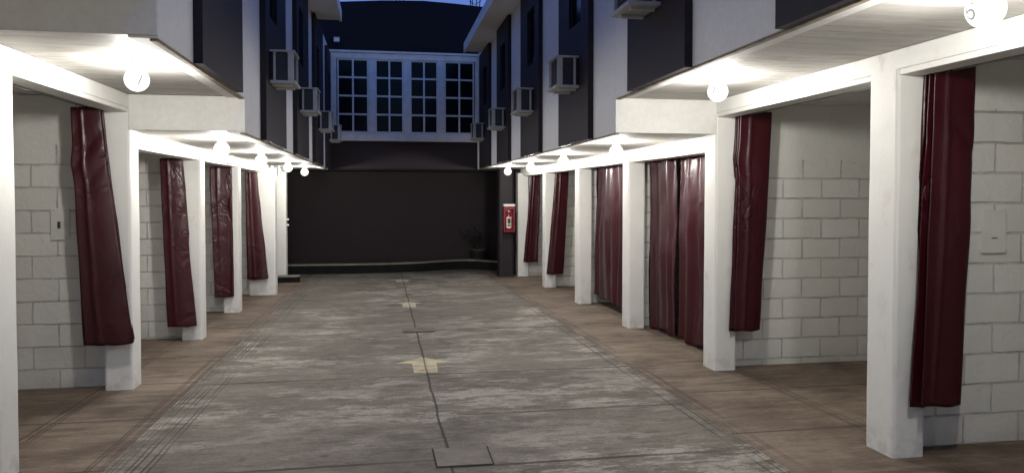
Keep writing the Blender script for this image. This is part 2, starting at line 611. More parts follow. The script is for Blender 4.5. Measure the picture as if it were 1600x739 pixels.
# ------------------------------------------------------------------ the ground
tag(sheet('ground', -150, 150, -120, 200, M['earth'], -0.03, 4, 4), kind='structure')
tag(sheet('driveway', -1.67, 2.385, -8, 19.4, M['drive'], 0.0, 1, 4), kind='structure')
a = sheet('pavement', -7.2, -1.67, -8, 19.4, M['apron'], 0.0, 1, 4)
tag(a, kind='structure')
a = sheet('pavement', 2.385, 8.2, -8, 19.4, M['apron'], 0.0, 1, 4)
tag(a, kind='structure')


# ------------------------------------------------------------------ the two wings
def holed_plate(name, xa, xb, y0, y1, z0, z1, hole, mat, parent):
    """panel standing off the wall (xa..xb) with a window opening (hya,hyb,hza,hzb) cut through"""
    hy0, hy1, hz0, hz1 = hole
    bm = bmesh.new()
    def ring(x):
        o = [bm.verts.new((x, y, z)) for y, z in ((y0, z0), (y1, z0), (y1, z1), (y0, z1))]
        i = [bm.verts.new((x, y, z)) for y, z in ((hy0, hz0), (hy1, hz0), (hy1, hz1), (hy0, hz1))]
        return o, i
    oa, ia = ring(xa)
    ob, ib = ring(xb)
    for k in range(4):
        k2 = (k + 1) % 4
        bm.faces.new((oa[k], oa[k2], ia[k2], ia[k]))
        bm.faces.new((ob[k], ob[k2], ib[k2], ib[k]))
        bm.faces.new((oa[k], oa[k2], ob[k2], ob[k]))
        bm.faces.new((ia[k], ia[k2], ib[k2], ib[k]))
    bmesh.ops.recalc_face_normals(bm, faces=bm.faces)
    return finish(bm, name, mat, parent)


def wing(sgn, label, loc, blocks, xf, xc, xback, panels, eave_x, block_mat, cols, wall_ys, drop, ceil_off):
    """blocks: (y0, y1, soffit z, beam bottom z, eave z, eave y1); xf facade, xc column face, xback rear of garages"""
    w = thing('motel_wing', loc, label, 'building')
    out = 1 if sgn > 0 else -1                      # direction away from the court
    for bi, (y0, y1, zs, zb, ze, ye) in enumerate(blocks):
        top = blocks[bi - 1][2] if bi else ze
        # floor slab = soffit of the overhang and garage ceiling
        c0, c1 = ceil_off[bi], (ceil_off[bi + 1] if bi + 1 < len(blocks) else 0.0)
        box('soffit', (xf + out * 0.16, xc + out * 0.02, y0, y1 - 0.001, zs, zs + 0.30), M['soffit'], w)
        box('garage_ceiling', (xc + out * 0.021, xback, y0 + c0, y1 + c1 - 0.002, zs + 0.003, zs + 0.30), M['plaster'], w)
        box('fascia', (xf - out * 0.0, xc, y0 - 0.02, y0 - 0.001, zs - 0.004, top - 0.004), M['plaster'], w, 0.004)
        box('drip_edge', (xf + out * 0.012, xf + out * 0.05, y0 + 0.02, y1 - 0.01, zs - drop - 0.012, zs - drop - 0.0005), M['edge'], w, 0.003)
        box('facade_wall', (xf, xf + out * 0.157, y0, y1, zs - drop, ze), M['facade'], w, 0.006)
        box('roof', (xf + out * 0.003, xback, y0, y1, ze + 0.002, ze + 0.14), M['facade'], w)
        if eave_x is not None:
            boxes('eave', [(eave_x, xf + out * 0.0, y0, min(ye, y1), ze - 0.02, ze + 0.12),
                           (eave_x - out * 0.045, eave_x - out * 0.002, y0, min(ye, y1), ze - 0.045, ze + 0.16)], M['plaster'], w, 0.005)
        # beam with its stepped lower lip
        bm = bmesh.new()
        bm_box(bm, xc, xc + out * 0.20, y0 + 0.021, y1 - 0.003, zb + 0.035, zs - 0.002, 0.008)
        bm_box(bm, xc + out * 0.012, xc + out * 0.18, y0 + 0.021, y1 - 0.003, zb, zb + 0.037, 0.006)
        finish(bm, 'beam', M['column'], w)
        tube('curtain_rail', [(xc + out * 0.29, y0 + 0.1, zb + 0.02), (xc + out * 0.29, y1 - 0.1, zb + 0.02)], 0.009, M['steel'], w)
        box('upper_end_wall', (xf + out * 0.16, xback, y0 + 0.002, y0 + 0.15, zs + 0.31, ze), M['facade'], w)
        box('garage_back_wall', (xback - out * 0.15, xback, y0 + 0.025, y1 - 0.005, fz(y1) - 0.3, zs - 0.002), M['plaster'], w)
    for i, (y0, y1, zt, xa, xb) in enumerate(cols):
        rough_box('column', (min(xa, xb), max(xa, xb), y0, y1, fz(y1) - 0.02, zt), M['column'], w, seed=i * 3.7 + sgn)
    for (y, zs) in wall_ys:
        xa = xc + out * (0.235 if y < 16 else 0.10)
        box('partition_wall', (xa, xback - out * 0.152, y, y + 0.15, fz(y) - 0.05, zs - 0.003), M['block_near'] if (sgn > 0 and 4 < y < 4.5) else block_mat, w)
    for (y0, y1, zs, ze) in panels:
        d = 0.06
        hole = (y0 + 0.28, y0 + 0.80, zs + 1.27, zs + 2.05)
        p = holed_plate('dark_panel', xf - out * d, xf - out * 0.002, y0, y1, zs - drop - 0.006, ze - 0.03, hole, M['charcoal'], w)
        win = box('window', (xf - out * 0.012, xf - out * 0.004, hole[0] - 0.001, hole[1] + 0.001, hole[2], hole[3]), M['glass'], p)
    return w


# right wing
RB = [(-5.0, 1.61, 2.78, 2.62, 5.24, 99), (1.61, 6.63, 2.47, 2.31, 4.93, 99), (6.63, 16.9, 2.15, 1.985, 4.62, 15.7)]
RYF = [-3.20, -0.68, 1.84, 4.36, 6.88, 9.42, 11.90, 14.44]
rcols = []
for yf in RYF:
    zt = 2.70 if yf < 1.7 else (2.40 if yf < 6.7 else 2.05)
    if yf == 6.88: zt = 2.40
    if yf == 1.84: zt = 2.7
    rcols.append((yf - 0.27, yf, zt, 3.13, 3.352))
rcols.append((16.62, 16.89, 2.05, 3.03, 3.28))
rpan = [(-4.9, -3.66, 2.78, 5.24), (-2.45, -1.2, 2.78, 5.24), (0.0, 1.25, 2.78, 5.24), (2.43, 3.67, 2.47, 4.93), (4.88, 6.11, 2.47, 4.93),
        (7.35, 8.65, 2.15, 4.62), (9.81, 11.15, 2.15, 4.62), (12.31, 13.57, 2.15, 4.62), (14.65, 16.12, 2.15, 4.62)]
rwalls = [(yf - 0.10, 2.78 if yf < 1.7 else (2.47 if yf < 7 else 2.15)) for yf in RYF if yf != 1.84] + [(1.70, 2.47), (16.72, 2.15)]
wr = wing(1, 'long white motel wing on the right with curtained garage bays and striped upper storey', (4.5, 6, fz(6)), RB, 2.13, 3.13, 8.0, rpan, 1.73,
          M['block_right'], rcols, rwalls, 0.006, (0.0, 0.13, 0.20))
# dark round-cornered pillar that carries the fire cabinet
rough_box('pillar', (2.575, 2.915, 16.50, 16.85, fz(16.85) - 0.02, 2.149), M['charcoal'], wr, bevel=0.05, seed=2)

# left wing
LB = [(-5.0, 4.31, 2.77, 2.60, 5.2, 99), (4.31, 6.87, 2.44, 2.285, 4.9, 99), (6.87, 16.9, 2.135, 1.98, 4.70, 13.6)]
LYF = [-2.4, 0.0, 2.4, 4.85, 7.115, 9.588, 11.92]
lcols = []
for yf in LYF:
    zt = 2.66 if yf < 4.5 else (2.36 if yf < 7.2 else 2.05)
    lcols.append((yf - 0.25, yf, zt, -2.17, -2.40))
lcols.append((13.95, 14.22, 2.05, -1.955, -2.42))
lcols.append((16.50, 16.76, 2.05, -2.09, -2.31))
lpan = [(-2.9, -1.4, 2.77, 5.2), (-0.25, 1.25, 2.77, 5.2), (2.4, 3.9, 2.77, 5.2), (5.06, 6.44, 2.44, 4.9), (7.67, 9.21, 2.135, 4.70), (10.35, 11.92, 2.135, 4.70),
        (13.07, 14.75, 2.135, 4.70), (15.86, 16.85, 2.135, 4.70)]
lwalls = [(yf - 0.06, 2.77 if yf < 4.2 else (2.44 if yf < 7.5 else 2.135)) for yf in LYF] + [(14.1, 2.135), (16.62, 2.135)]
wl = wing(-1, 'long white motel wing on the left with open garage bays and tied back curtains', (-4.0, 6, fz(6)), LB, -1.21, -2.17, -7.0, lpan, -0.775,
          M['block_left'], lcols, lwalls, 0.016, (0.0, 0.53, 0.22))
# two white hinge pins on the edge of the last left column
for z in (1.02, 0.90):
    bm = bmesh.new()
    bm_tube(bm, [(-2.10, 16.6, z), (-2.045, 16.6, z), (-2.04, 16.6, z)], [0.022, 0.022, 0.014], 10)
    finish(bm, 'pin', M['coverplate'], wl, True)

# ------------------------------------------------------------------ rear building
rb = thing('rear_building', (0.5, 19.5, fz(19.5)), 'dark charcoal rear block closing the court, with a wide white paned window', 'building')
YB = 16.92
box('upper_wall', (-2.6, 3.4, YB, YB + 0.25, 2.137, 2.80), M['black'], rb, 0.01)
# high wall with a slightly arched parapet
bm = bmesh.new()
prof = [(-7.5, 5.45), (-3.0, 5.70), (-1.2, 5.83), (0.0, 5.92), (0.9, 5.95), (1.6, 5.92), (2.3, 5.87), (3.4, 5.80), (8, 5.6)]
fr = [bm.verts.new((x, YB + 0.004, z)) for x, z in prof]
fb = [bm.verts.new((x, YB + 0.004, 2.802)) for x, z in prof]
bk = [bm.verts.new((x, YB + 0.24, z)) for x, z in prof]
bb = [bm.verts.new((x, YB + 0.24, 2.802)) for x, z in prof]
for i in range(len(prof) - 1):
    bm.faces.new((fb[i], fb[i + 1], fr[i + 1], fr[i]))
    bm.faces.new((fr[i], fr[i + 1], bk[i + 1], bk[i]))
    bm.faces.new((bk[i], bk[i + 1], bb[i + 1], bb[i]))
bm.faces.new((fb[0], fr[0], bk[0], bb[0]))
bm.faces.new((fb[-1], bb[-1], bk[-1], fr[-1]))
bmesh.ops.recalc_face_normals(bm, faces=bm.faces)
finish(bm, 'parapet_wall', M['navy'], rb)
box('soffit', (-2.6, 3.4, YB + 0.252, 19.5, 2.16, 2.35), M['black'], rb)
box('lintel', (-2.6, 3.4, YB + 0.006, YB + 0.20, 2.105, 2.135), M['kerbblack'], rb, 0.004)
box('lower_wall', (-2.6, 3.4, 19.32, 19.55, fz(19.5) - 0.1, 2.158), M['black'], rb)
box('side_wall', (-2.62, -2.42, 16.95, 19.318, fz(19.3) - 0.1, 2.158), M['black'], rb)
box('side_wall', (3.02, 3.25, 16.95, 19.318, fz(19.3) - 0.1, 2.158), M['black'], rb)
# window: projecting box frame, four casements of two by four panes
X0, X1, Z0, Z1 = -1.15, 2.185, 2.80, 4.71
yf = YB - 0.12
boxes('window_frame', [(X0, X1, yf, YB - 0.001, Z1 - 0.13, Z1), (X0, X1, yf, YB - 0.001, Z0, Z0 + 0.14), (X0, X0 + 0.12, yf, YB - 0.001, Z0 + 0.141, Z1 - 0.131),
                       (X1 - 0.12, X1, yf, YB - 0.001, Z0 + 0.141, Z1 - 0.131)], M['frame'], rb, 0.008)
box('window_cap', (X0 - 0.04, X1 + 0.04, yf - 0.05, YB - 0.001, Z1 + 0.001, Z1 + 0.045), M['frame'], rb, 0.008)
box('window_ledge', (X0 - 0.03, X1 + 0.03, yf - 0.04, YB - 0.001, Z0 - 0.04, Z0 - 0.001), M['frame'], rb, 0.008)
span = (X1 - 0.12) - (X0 + 0.12)
wy = yf + 0.03
for k in range(4):
    a0 = X0 + 0.12 + span * k / 4
    a1 = X0 + 0.12 + span * (k + 1) / 4
    e = 0.075 if 0 < k else 0.02
    e2 = 0.075 if k < 3 else 0.02
    a0 += e
    a1 -= e2
    if k > 0:
        box('mullion', (a0 - 2 * e + 0.002, a0 - 0.002, yf + 0.012, YB - 0.002, Z0 + 0.141, Z1 - 0.131), M['frame'], rb, 0.006)
    zb0, zb1 = Z0 + 0.142, Z1 - 0.132
    bars = [(a0, a0 + 0.03, wy, wy + 0.035, zb0, zb1), (a1 - 0.03, a1, wy, wy + 0.035, zb0, zb1),
            (a0 + 0.031, a1 - 0.031, wy, wy + 0.035, zb0, zb0 + 0.03), (a0 + 0.031, a1 - 0.031, wy, wy + 0.035, zb1 - 0.03, zb1)]
    mid = (a0 + a1) / 2
    bars.append((mid - 0.019, mid + 0.019, wy + 0.004, wy + 0.03, zb0 + 0.031, zb1 - 0.031))
    for j in range(1, 4):
        zz = zb0 + (zb1 - zb0) * j / 4
        bars.append((a0 + 0.031, mid - 0.020, wy + 0.004, wy + 0.03, zz - 0.019, zz + 0.019))
        bars.append((mid + 0.020, a1 - 0.031, wy + 0.004, wy + 0.03, zz - 0.019, zz + 0.019))
    wdw = boxes('window', bars, M['frame'], rb)
    box('pane', (a0 + 0.005, a1 - 0.005, wy + 0.037, wy + 0.045, zb0 + 0.004, zb1 - 0.004), M['glass'], wdw)

# raised kerb of the planting strip in front of the rear wall
kt = thing('raised_kerb', (0.5, 18.4, fz(18.4)), 'low black painted kerb with pale dusty top below the dark rear wall', 'kerb')
kp = [(-2.4, 18.20), (-1.2, 18.14), (0.0, 18.15), (0.8, 18.30), (1.4, 18.62), (1.9, 18.82), (2.3, 18.75), (2.6, 18.45), (2.9, 18.2)]
fine = []
for i in range(len(kp) - 1):
    for k in range(6):
        t_ = k / 6
        p0 = kp[max(i - 1, 0)]; p1 = kp[i]; p2 = kp[i + 1]; p3 = kp[min(i + 2, len(kp) - 1)]
        yy = 0.5 * (2 * p1[1] + (p2[1] - p0[1]) * t_ + (2 * p0[1] - 5 * p1[1] + 4 * p2[1] - p3[1]) * t_ ** 2 + (-p0[1] + 3 * p1[1] - 3 * p2[1] + p3[1]) * t_ ** 3)
        fine.append((p1[0] + (p2[0] - p1[0]) * t_, yy))
fine.append(kp[-1])


def ribbon(name, pts, dy0, dy1, za, zb, mat, parent):
    bm = bmesh.new()
    rows = []
    for x, y in pts:
        g = fz(18.3)
        rows.append([bm.verts.new((x, y + dy0, g + za)), bm.verts.new((x, y + dy0, g + zb)), bm.verts.new((x, y + dy1, g + zb)), bm.verts.new((x, y + dy1, g + za))])
    for p, q in zip(rows, rows[1:]):
        for k in range(4):
            bm.faces.new((p[k], p[(k + 1) % 4], q[(k + 1) % 4], q[k]))
    bm.faces.new(rows[0]); bm.faces.new(list(reversed(rows[-1])))
    bmesh.ops.recalc_face_normals(bm, faces=bm.faces)
    return finish(bm, name, mat, parent)


ribbon('kerb_face', fine, 0.0, 0.20, -0.06, 0.205, M['kerbblack'], kt)
ribbon('kerb_top', fine, -0.015, 0.21, 0.207, 0.235, M['ledge'], kt)
bm = bmesh.new()
rows = [(bm.verts.new((x, y + 0.205, fz(18.3) + 0.19)), bm.verts.new((x, 19.318, fz(18.3) + 0.20))) for x, y in fine]
for p, q in zip(rows, rows[1:]):
    bm.faces.new((p[0], q[0], q[1], p[1]))
finish(bm, 'planter_bed', M['soil'], kt)

# small black step with pale top at the foot of the last left column
st = thing('step_block', (-2.0, 16.9, fz(16.9)), 'small black step with a pale top at the foot of the last left column', 'step')
box('step_body', (-2.25, -1.80, 16.20, 16.485, fz(16.5) - 0.05, fz(16.3) + 0.115), M['kerbblack'], st, 0.01)
box('step_top', (-2.26, -1.79, 16.19, 16.49, fz(16.3) + 0.116, fz(16.3) + 0.138), M['ledge'], st, 0.006)


# ------------------------------------------------------------------ curtains
def solid(o, t=0.002):
    m = o.modifiers.new('thickness', 'SOLIDIFY')
    m.thickness = t
    m.offset = 0
    return o


def grommets(o, pts):
    for p in pts:
        bm = bmesh.new()
        ring = []
        for k in range(10):
            a = 2 * math.pi * k / 10
            cen = Vector(p) + Vector((math.cos(a) * 0.016, 0, math.sin(a) * 0.016))
            rad = Vector((math.cos(a), 0, math.sin(a)))
            ring.append([bm.verts.new(cen + (rad * math.cos(b) + Vector((0, 1, 0)) * math.sin(b)) * 0.004) for b in [2 * math.pi * j / 6 for j in range(6)]])
        for k in range(10):
            for j in range(6):
                bm.faces.new((ring[k][j], ring[(k + 1) % 10][j], ring[(k + 1) % 10][(j + 1) % 6], ring[k][(j + 1) % 6]))
        bmesh.ops.recalc_face_normals(bm, faces=bm.faces)
        finish(bm, 'curtain_ring', M['steel'], o, True)


def smooth01(t):
    return t * t * (3 - 2 * t)


def bunched(label, y, top, bot, zt, zb, seed, sgn, layers=5, pitch=0.034, wave=0.016, waist=0.0, group='curtains drawn back beside the columns', bulge=None, crease_at=0.3):
    """curtain pushed to the end of its rail: an accordion of layers; top/bot = x range seen there"""
    rnd = random.Random(seed)
    jit = [(rnd.uniform(0.004, 0.03), rnd.uniform(-0.03, -0.004), rnd.uniform(0.0, 0.02)) for _ in range(layers)]
    jit[2] = (-0.016, -0.02, -0.012)
    jit[0] = (0, 0, 0)
    n, nz = 22, 90
    bm = bmesh.new()
    grid = []
    for r in range(nz + 1):
        v = r / nz
        z = zt + (zb - zt) * v
        e = v ** 1.15
        xl = top[0] + (bot[0] - top[0]) * e
        xr = top[1] + (bot[1] - top[1]) * e
        w = (xr - xl)
        wn_ = 1 - waist * math.exp(-((v - 0.33) / 0.2) ** 2)
        cx = (xl + xr) / 2
        xl = cx - w / 2 * wn_
        xr = cx + w / 2 * wn_
        if bulge:
            bv, bl, br_ = bulge
            g = math.exp(-((v - bv) / 0.05) ** 2)
            xl += bl * g
            xr += br_ * g
        row = []
        for L in range(layers):
            ja, jb, jz = jit[L]
            for k in range(n):
                u = k / (n - 1)
                uu = u if L % 2 == 0 else 1 - u
                edge = 0.008 * noise.noise(Vector((seed + L * 2.1, v * 5.0, 1.0))) * min(1, v * 6)
                edge2 = 0.008 * noise.noise(Vector((seed + L * 2.1, v * 5.0, 7.0))) * min(1, v * 6)
                x = (xl + ja * (0.4 + v) + edge) * (1 - uu) + (xr + jb * (0.4 + v) + edge2) * uu
                spread = 0.75 + 0.5 * v
                yy = y + (L + (u ** 4 * 0.5) - ((1 - u) ** 4 * 0.5)) * pitch * spread
                # broad vertical folds, one sharp pinch line, a few slanting creases where the bundle sags
                yy += wave * (0.4 + 0.7 * v) * math.sin(uu * 3.6 + seed + L * 1.3 + 0.7 * noise.noise(Vector((v * 1.5, seed, L))))
                fold = uu - (0.34 + 0.10 * noise.noise(Vector((v * 1.3, seed * 3, L))))
                yy -= 0.020 * math.exp(-abs(fold) / 0.035) * (1 - 0.5 * v)
                yy += 0.009 * noise.noise(Vector((x * 3.5 + seed, z * 1.1, L * 3.1))) * (0.25 + 0.5 * v)
                d_ = z * 2.6 + (x - top[0]) * sgn * 3.2
                cr = abs(noise.noise(Vector((seed * 2 + x * 1.2, d_ * 1.25, L * 1.7))))
                yy += 0.030 * (0.22 - cr) * math.exp(-((v - crease_at) / 0.13) ** 2)
                zz = z + (jz * v) + 0.006 * math.sin(uu * 7 + L) * v
                row.append(bm.verts.new((x, yy, zz)))
        grid.append(row)
    for a_, b_ in zip(grid, grid[1:]):
        for k in range(len(a_) - 1):
            bm.faces.new((a_[k], b_[k], b_[k + 1], a_[k + 1]))
    t = thing('curtain', ((top[0] + top[1]) / 2, y, zt), label, 'curtain', group)
    o = finish(bm, 'fabric', M['vinyl'], t, True)
    solid(o)
    grommets(t, [(top[0] + (top[1] - top[0]) * (0.5 + 0.3 * (i - 1)), y + 0.03 + i * 0.04, zt + 0.012) for i in range(3)])
    return t


def drawn(label, x, y0, y1, zt, zb0, zb1, seed, group='curtains drawn across their bays'):
    rnd = random.Random(seed)
    n, nz = int((y1 - y0) * 110), 80
    bm = bmesh.new()
    grid = []
    ph = rnd.uniform(0, 6)
    for r in range(nz + 1):
        v = r / nz
        row = []
        for k in range(n + 1):
            u = k / n
            y = y0 + (y1 - y0) * u
            zb = zb0 + (zb1 - zb0) * u
            zt_ = zt + 0.012 * math.sin(y * 2 * math.pi / 0.17)
            z = zt_ + (zb - zt_) * v
            phase = y * 2 * math.pi / 0.27 + ph + 4.0 * noise.noise(Vector((y * 1.6, v * 0.7, seed)))
            amp = 0.022 + 0.026 * noise.noise(Vector((y * 3, v * 1.3, seed + 5)))
            xx = x + amp * math.sin(phase) * (1 - 0.35 * v) + 0.035 * noise.noise(Vector((y * 1.3, z * 0.9, seed + 9)))
            z += 0.035 * v * noise.noise(Vector((y * 1.7, seed, 2.0)))
            xx += 0.016 * (0.3 - abs(noise.noise(Vector((y * 3.5, z * 2.2 + y, seed + 2))))) * (1.3 - v)
            row.append(bm.verts.new((xx, y + 0.010 * noise.noise(Vector((v * 4, u * 3, seed))), z + 0.01 * math.sin(phase * 0.5) * v)))
        grid.append(row)
    for a_, b_ in zip(grid, grid[1:]):
        for k in range(n):
            bm.faces.new((a_[k], a_[k + 1], b_[k + 1], b_[k]))
    bmesh.ops.recalc_face_normals(bm, faces=bm.faces)
    t = thing('curtain', (x, (y0 + y1) / 2, zt), label, 'curtain', group)
    solid(finish(bm, 'fabric', M['vinyl'], t, True))
    k = max(4, int((y1 - y0) / 0.3))
    grommets(t, [(x, y0 + 0.08 + (y1 - y0 - 0.16) * i / (k - 1), zt + 0.014) for i in range(k)])
    return t


bunched('oxblood vinyl curtain tied back at far right, beside the wall with the blank cover plate', 3.98, (3.292, 3.588), (3.226, 3.520), 2.375, 0.268, 1.3, 1, wave=0.010)
bunched('oxblood vinyl curtain hanging straight in the open right bay with the wide blank block wall', 6.50, (3.315, 3.647), (3.267, 3.549), 2.355, 0.272, 2.6, 1, wave=0.012, bulge=(0.22, -0.015, 0))
bunched('slanting oxblood curtain in the second to last right bay, left of the drawn curtains', 14.0, (3.308, 3.565), (3.158, 3.466), 2.055, 0.013, 4.1, 1)
bunched('small oxblood curtain in the last right bay next to the fire cabinet pillar', 16.38, (3.295, 3.500), (3.150, 3.445), 1.990, 0.034, 5.7, 1)
bunched('large oxblood curtain flaring at its hem beside the light switch plate, nearest on the left', 6.70, (-2.571, -2.343), (-2.496, -2.118), 2.300, 0.299, 7.9, -1, wave=0.012, crease_at=0.22, bulge=(0.24, -0.018, 0.0))
bunched('second oxblood curtain from the front on the left, leaning towards its column', 9.20, (-2.579, -2.346), (-2.510, -2.197), 1.990, 0.012, 9.2, -1)
bunched('third oxblood curtain from the front on the left, hanging straight down', 11.55, (-2.544, -2.246), (-2.483, -2.228), 1.975, 0.036, 11.4, -1)
bunched('farthest oxblood curtain on the left, narrow on top and flaring below', 13.72, (-2.423, -2.236), (-2.396, -2.054), 1.962, 0.056, 13.8, -1)
drawn('nearer half of the drawn pair of glossy oxblood curtains closing a right bay', 3.42, 6.93, 8.13, 2.00, -0.075, -0.125, 3.3)
drawn('farther half of the drawn pair of glossy oxblood curtains closing a right bay', 3.42, 8.25, 9.21, 2.00, -0.118, -0.150, 6.1)
drawn('single wrinkled oxblood curtain drawn across the middle right bay, hem higher at its far end', 3.42, 9.50, 11.70, 2.00, -0.14, -0.065, 8.8)


# ------------------------------------------------------------------ globe lamps
STROKES = {
    '6': [[(0.017, 0.025), (0.013, 0.031), (0.004, 0.034), (-0.006, 0.032), (-0.014, 0.024), (-0.019, 0.011), (-0.0205, -0.003), (-0.020, -0.016), (-0.015, -0.027), (-0.006, -0.033),
           (0.005, -0.033), (0.014, -0.028), (0.019, -0.019), (0.019, -0.008), (0.014, 0.001), (0.005, 0.005), (-0.006, 0.004), (-0.014, -0.002), (-0.019, -0.011)]],
    '7': [[(-0.019, 0.031), (0.0, 0.031), (0.019, 0.031), (0.013, 0.016), (0.006, 0.0), (0.000, -0.016), (-0.005, -0.033)]],
}


def numeral(txt, cx, cy, cz, rad, face, parent):
    """painted stroke lying on the glass; face = heading it looks towards"""
    bm = bmesh.new()
    hw = 0.0046
    for st in STROKES[txt]:
        pts = []
        for a_, b_ in zip(st, st[1:]):
            for k in range(4):
                pts.append(Vector((a_[0] + (b_[0] - a_[0]) * k / 4, a_[1] + (b_[1] - a_[1]) * k / 4 - 0.010)))
        pts.append(Vector((st[-1][0], st[-1][1] - 0.010)))
        rows = []
        for q, p in enumerate(pts):
            d = (pts[min(q + 1, len(pts) - 1)] - pts[max(q - 1, 0)]).normalized()
            nrm = Vector((-d.y, d.x))
            row = []
            for sd in (-1, 0, 1):
                w_ = p + nrm * hw * sd
                a = w_.x / rad
                b = w_.y / rad
                row.append(bm.verts.new(Vector((cx, cy, cz)) + Vector((math.cos(face + a) * math.cos(b), math.sin(face + a) * math.cos(b), math.sin(b))) * (rad * 1.016)))
            rows.append(row)
        for a_, b_ in zip(rows, rows[1:]):
            for k in range(2):
                bm.faces.new((a_[k], a_[k + 1], b_[k + 1], b_[k]))
    bmesh.ops.recalc_face_normals(bm, faces=bm.faces)
    return finish(bm, 'numeral', M['numeral'], parent)


LAMPS = [
    (2.52, 2.755, 2.47, '6', math.pi, 'globe lamp marked 6 at the top right corner of the view'),
    (2.52, 5.30, 2.47, '7', math.pi + 0.62, 'globe lamp marked 7 on the near right soffit, just before the soffit steps down'),
    (2.52, 7.80, 2.15, None, 1, 'globe lamp on the lower right soffit, nearest the step in the soffit'),
    (2.52, 10.22, 2.15, None, 1, 'globe lamp on the lower right soffit, second beyond the step'),
    (2.52, 12.60, 2.15, None, 1, 'globe lamp on the lower right soffit, third beyond the step, next to the last'),
    (2.52, 15.00, 2.15, None, 1, 'farthest globe lamp on the right, glowing above the fire cabinet pillar'),
    (-1.60, 5.22, 2.44, '7', -1.10, 'globe lamp hanging above the nearest left curtain, faint numeral on its glass'),
    (-1.60, 7.78, 2.135, None, -1, 'first globe lamp on the lower left soffit, nearest its front edge'),
    (-1.60, 10.20, 2.135, None, -1, 'second globe lamp on the lower left soffit'),
    (-1.60, 12.95, 2.135, None, -1, 'third globe lamp on the lower left soffit'),
    (-1.60, 15.60, 2.135, None, -1, 'farthest globe lamp on the left, against the dark rear wall'),
    (-1.60, 0.50, 2.77, None, -1, 'unseen globe lamp continuing the left row, placed to light the near left front'),  # out of view, added so the near left front gets lamp light
]
proto = None
for (x, y, zs, num, side, lab) in LAMPS:
    t = thing('globe_lamp', (x, y, zs), lab, 'lamp', 'globe lamps under the soffits')
    if proto is None:
        rad = 0.077
        prof = [(0.0, zs - 0.113 - rad)] + [(rad * math.sin(math.pi * k / 20), zs - 0.113 - rad * math.cos(math.pi * k / 20)) for k in range(1, 18)]
        gl = lathe('globe', prof + [(0.034, zs - 0.042)], x, y, M['globe'], t, 32)
        so = lathe('lamp_holder', [(0.0, zs - 0.050), (0.036, zs - 0.050), (0.038, zs - 0.030), (0.041, zs - 0.028), (0.041, zs - 0.020), (0.034, zs - 0.018)], x, y, M['ceramic'], t, 24)
        ca = lathe('ceiling_rose', [(0.034, zs - 0.018), (0.052, zs - 0.016), (0.056, zs - 0.003), (0.0, zs - 0.003)], x, y, M['ceramic'], t, 24)
        proto = (gl, so, ca)
    else:
        for p in proto:
            c = p.copy()
            C.objects.link(c)
            c.parent = t
    # the bulb: a spherical lamp the size of the globe
    bl = bpy.data.lights.new('bulb', 'POINT')
    bl.energy = LAMP_POWER
    bl.shadow_soft_size = 0.05
    bl.color = (1.0, 0.965, 0.91)
    blo = bpy.data.objects.new('bulb', bl)
    blo.location = (0, 0, -0.113)
    blo.parent = t
    C.objects.link(blo)
    if num:
        numeral(num, x, y, zs - 0.113, 0.077, side, t)


# ------------------------------------------------------------------ air conditioners
def aircon(out, xw, y0, z0, label, proto=None):
    """window unit in its pale angle-iron cage; out = direction from the wall to the court"""
    t = thing('air_conditioner', (xw, y0, z0), label, 'air conditioner', 'caged air conditioners on the facades')
    if proto:
        for p in proto:
            c = p.copy(); C.objects.link(c); c.parent = t
        return t, proto
    W_, D_, H_ = 0.40, 0.24, 0.355
    def X(d): return xw + out * d
    parts = []
    parts.append(box('casing', (X(0.004), X(D_ - 0.025), y0 + 0.025, y0 + W_ - 0.025, z0 + 0.046, z0 + H_ - 0.03), M['grille'], t, 0.006))
    fins = [(X(D_ - 0.0235), X(D_ - 0.017), y0 + 0.04, y0 + W_ - 0.04, z0 + 0.07 + 0.028 * k, z0 + 0.082 + 0.028 * k) for k in range(10)]
    parts.append(boxes('grille', fins, M['grille'], t))
    side = [(X(0.05 + 0.026 * k), X(0.063 + 0.026 * k), y0 + 0.017, y0 + 0.0235, z0 + 0.09, z0 + H_ - 0.07) for k in range(5)]
    parts.append(boxes('side_vent', side, M['grille'], t))
    pw = 0.03
    for (da, db) in ((0.035, 0.035 + pw * 0.8), (D_ - 0.06, D_)):
        for (ya, yb) in ((y0, y0 + 0.016), (y0 + W_ - 0.016, y0 + W_)):
            parts.append(box('cage_post', (X(da), X(db), ya, yb, z0 + 0.043, z0 + H_ - 0.022), M['cage'], t, 0.002))
    parts.append(box('top_plate', (X(0.003), X(D_ + 0.012), y0 - 0.012, y0 + W_ + 0.012, z0 + H_ - 0.021, z0 + H_), M['cage'], t, 0.004))
    bm = bmesh.new()
    bm_box(bm, X(0.003), X(D_ + 0.02), y0 - 0.02, y0 + W_ + 0.02, z0 + 0.012, z0 + 0.042, 0.005)
    bm_box(bm, X(0.02), X(D_ - 0.03), y0 + 0.06, y0 + 0.10, z0 - 0.012, z0 + 0.011, 0.002)
    bm_box(bm, X(0.02), X(D_ - 0.03), y0 + W_ - 0.10, y0 + W_ - 0.06, z0 - 0.012, z0 + 0.011, 0.002)
    parts.append(finish(bm, 'shelf', M['cage'], t))
    return t, parts


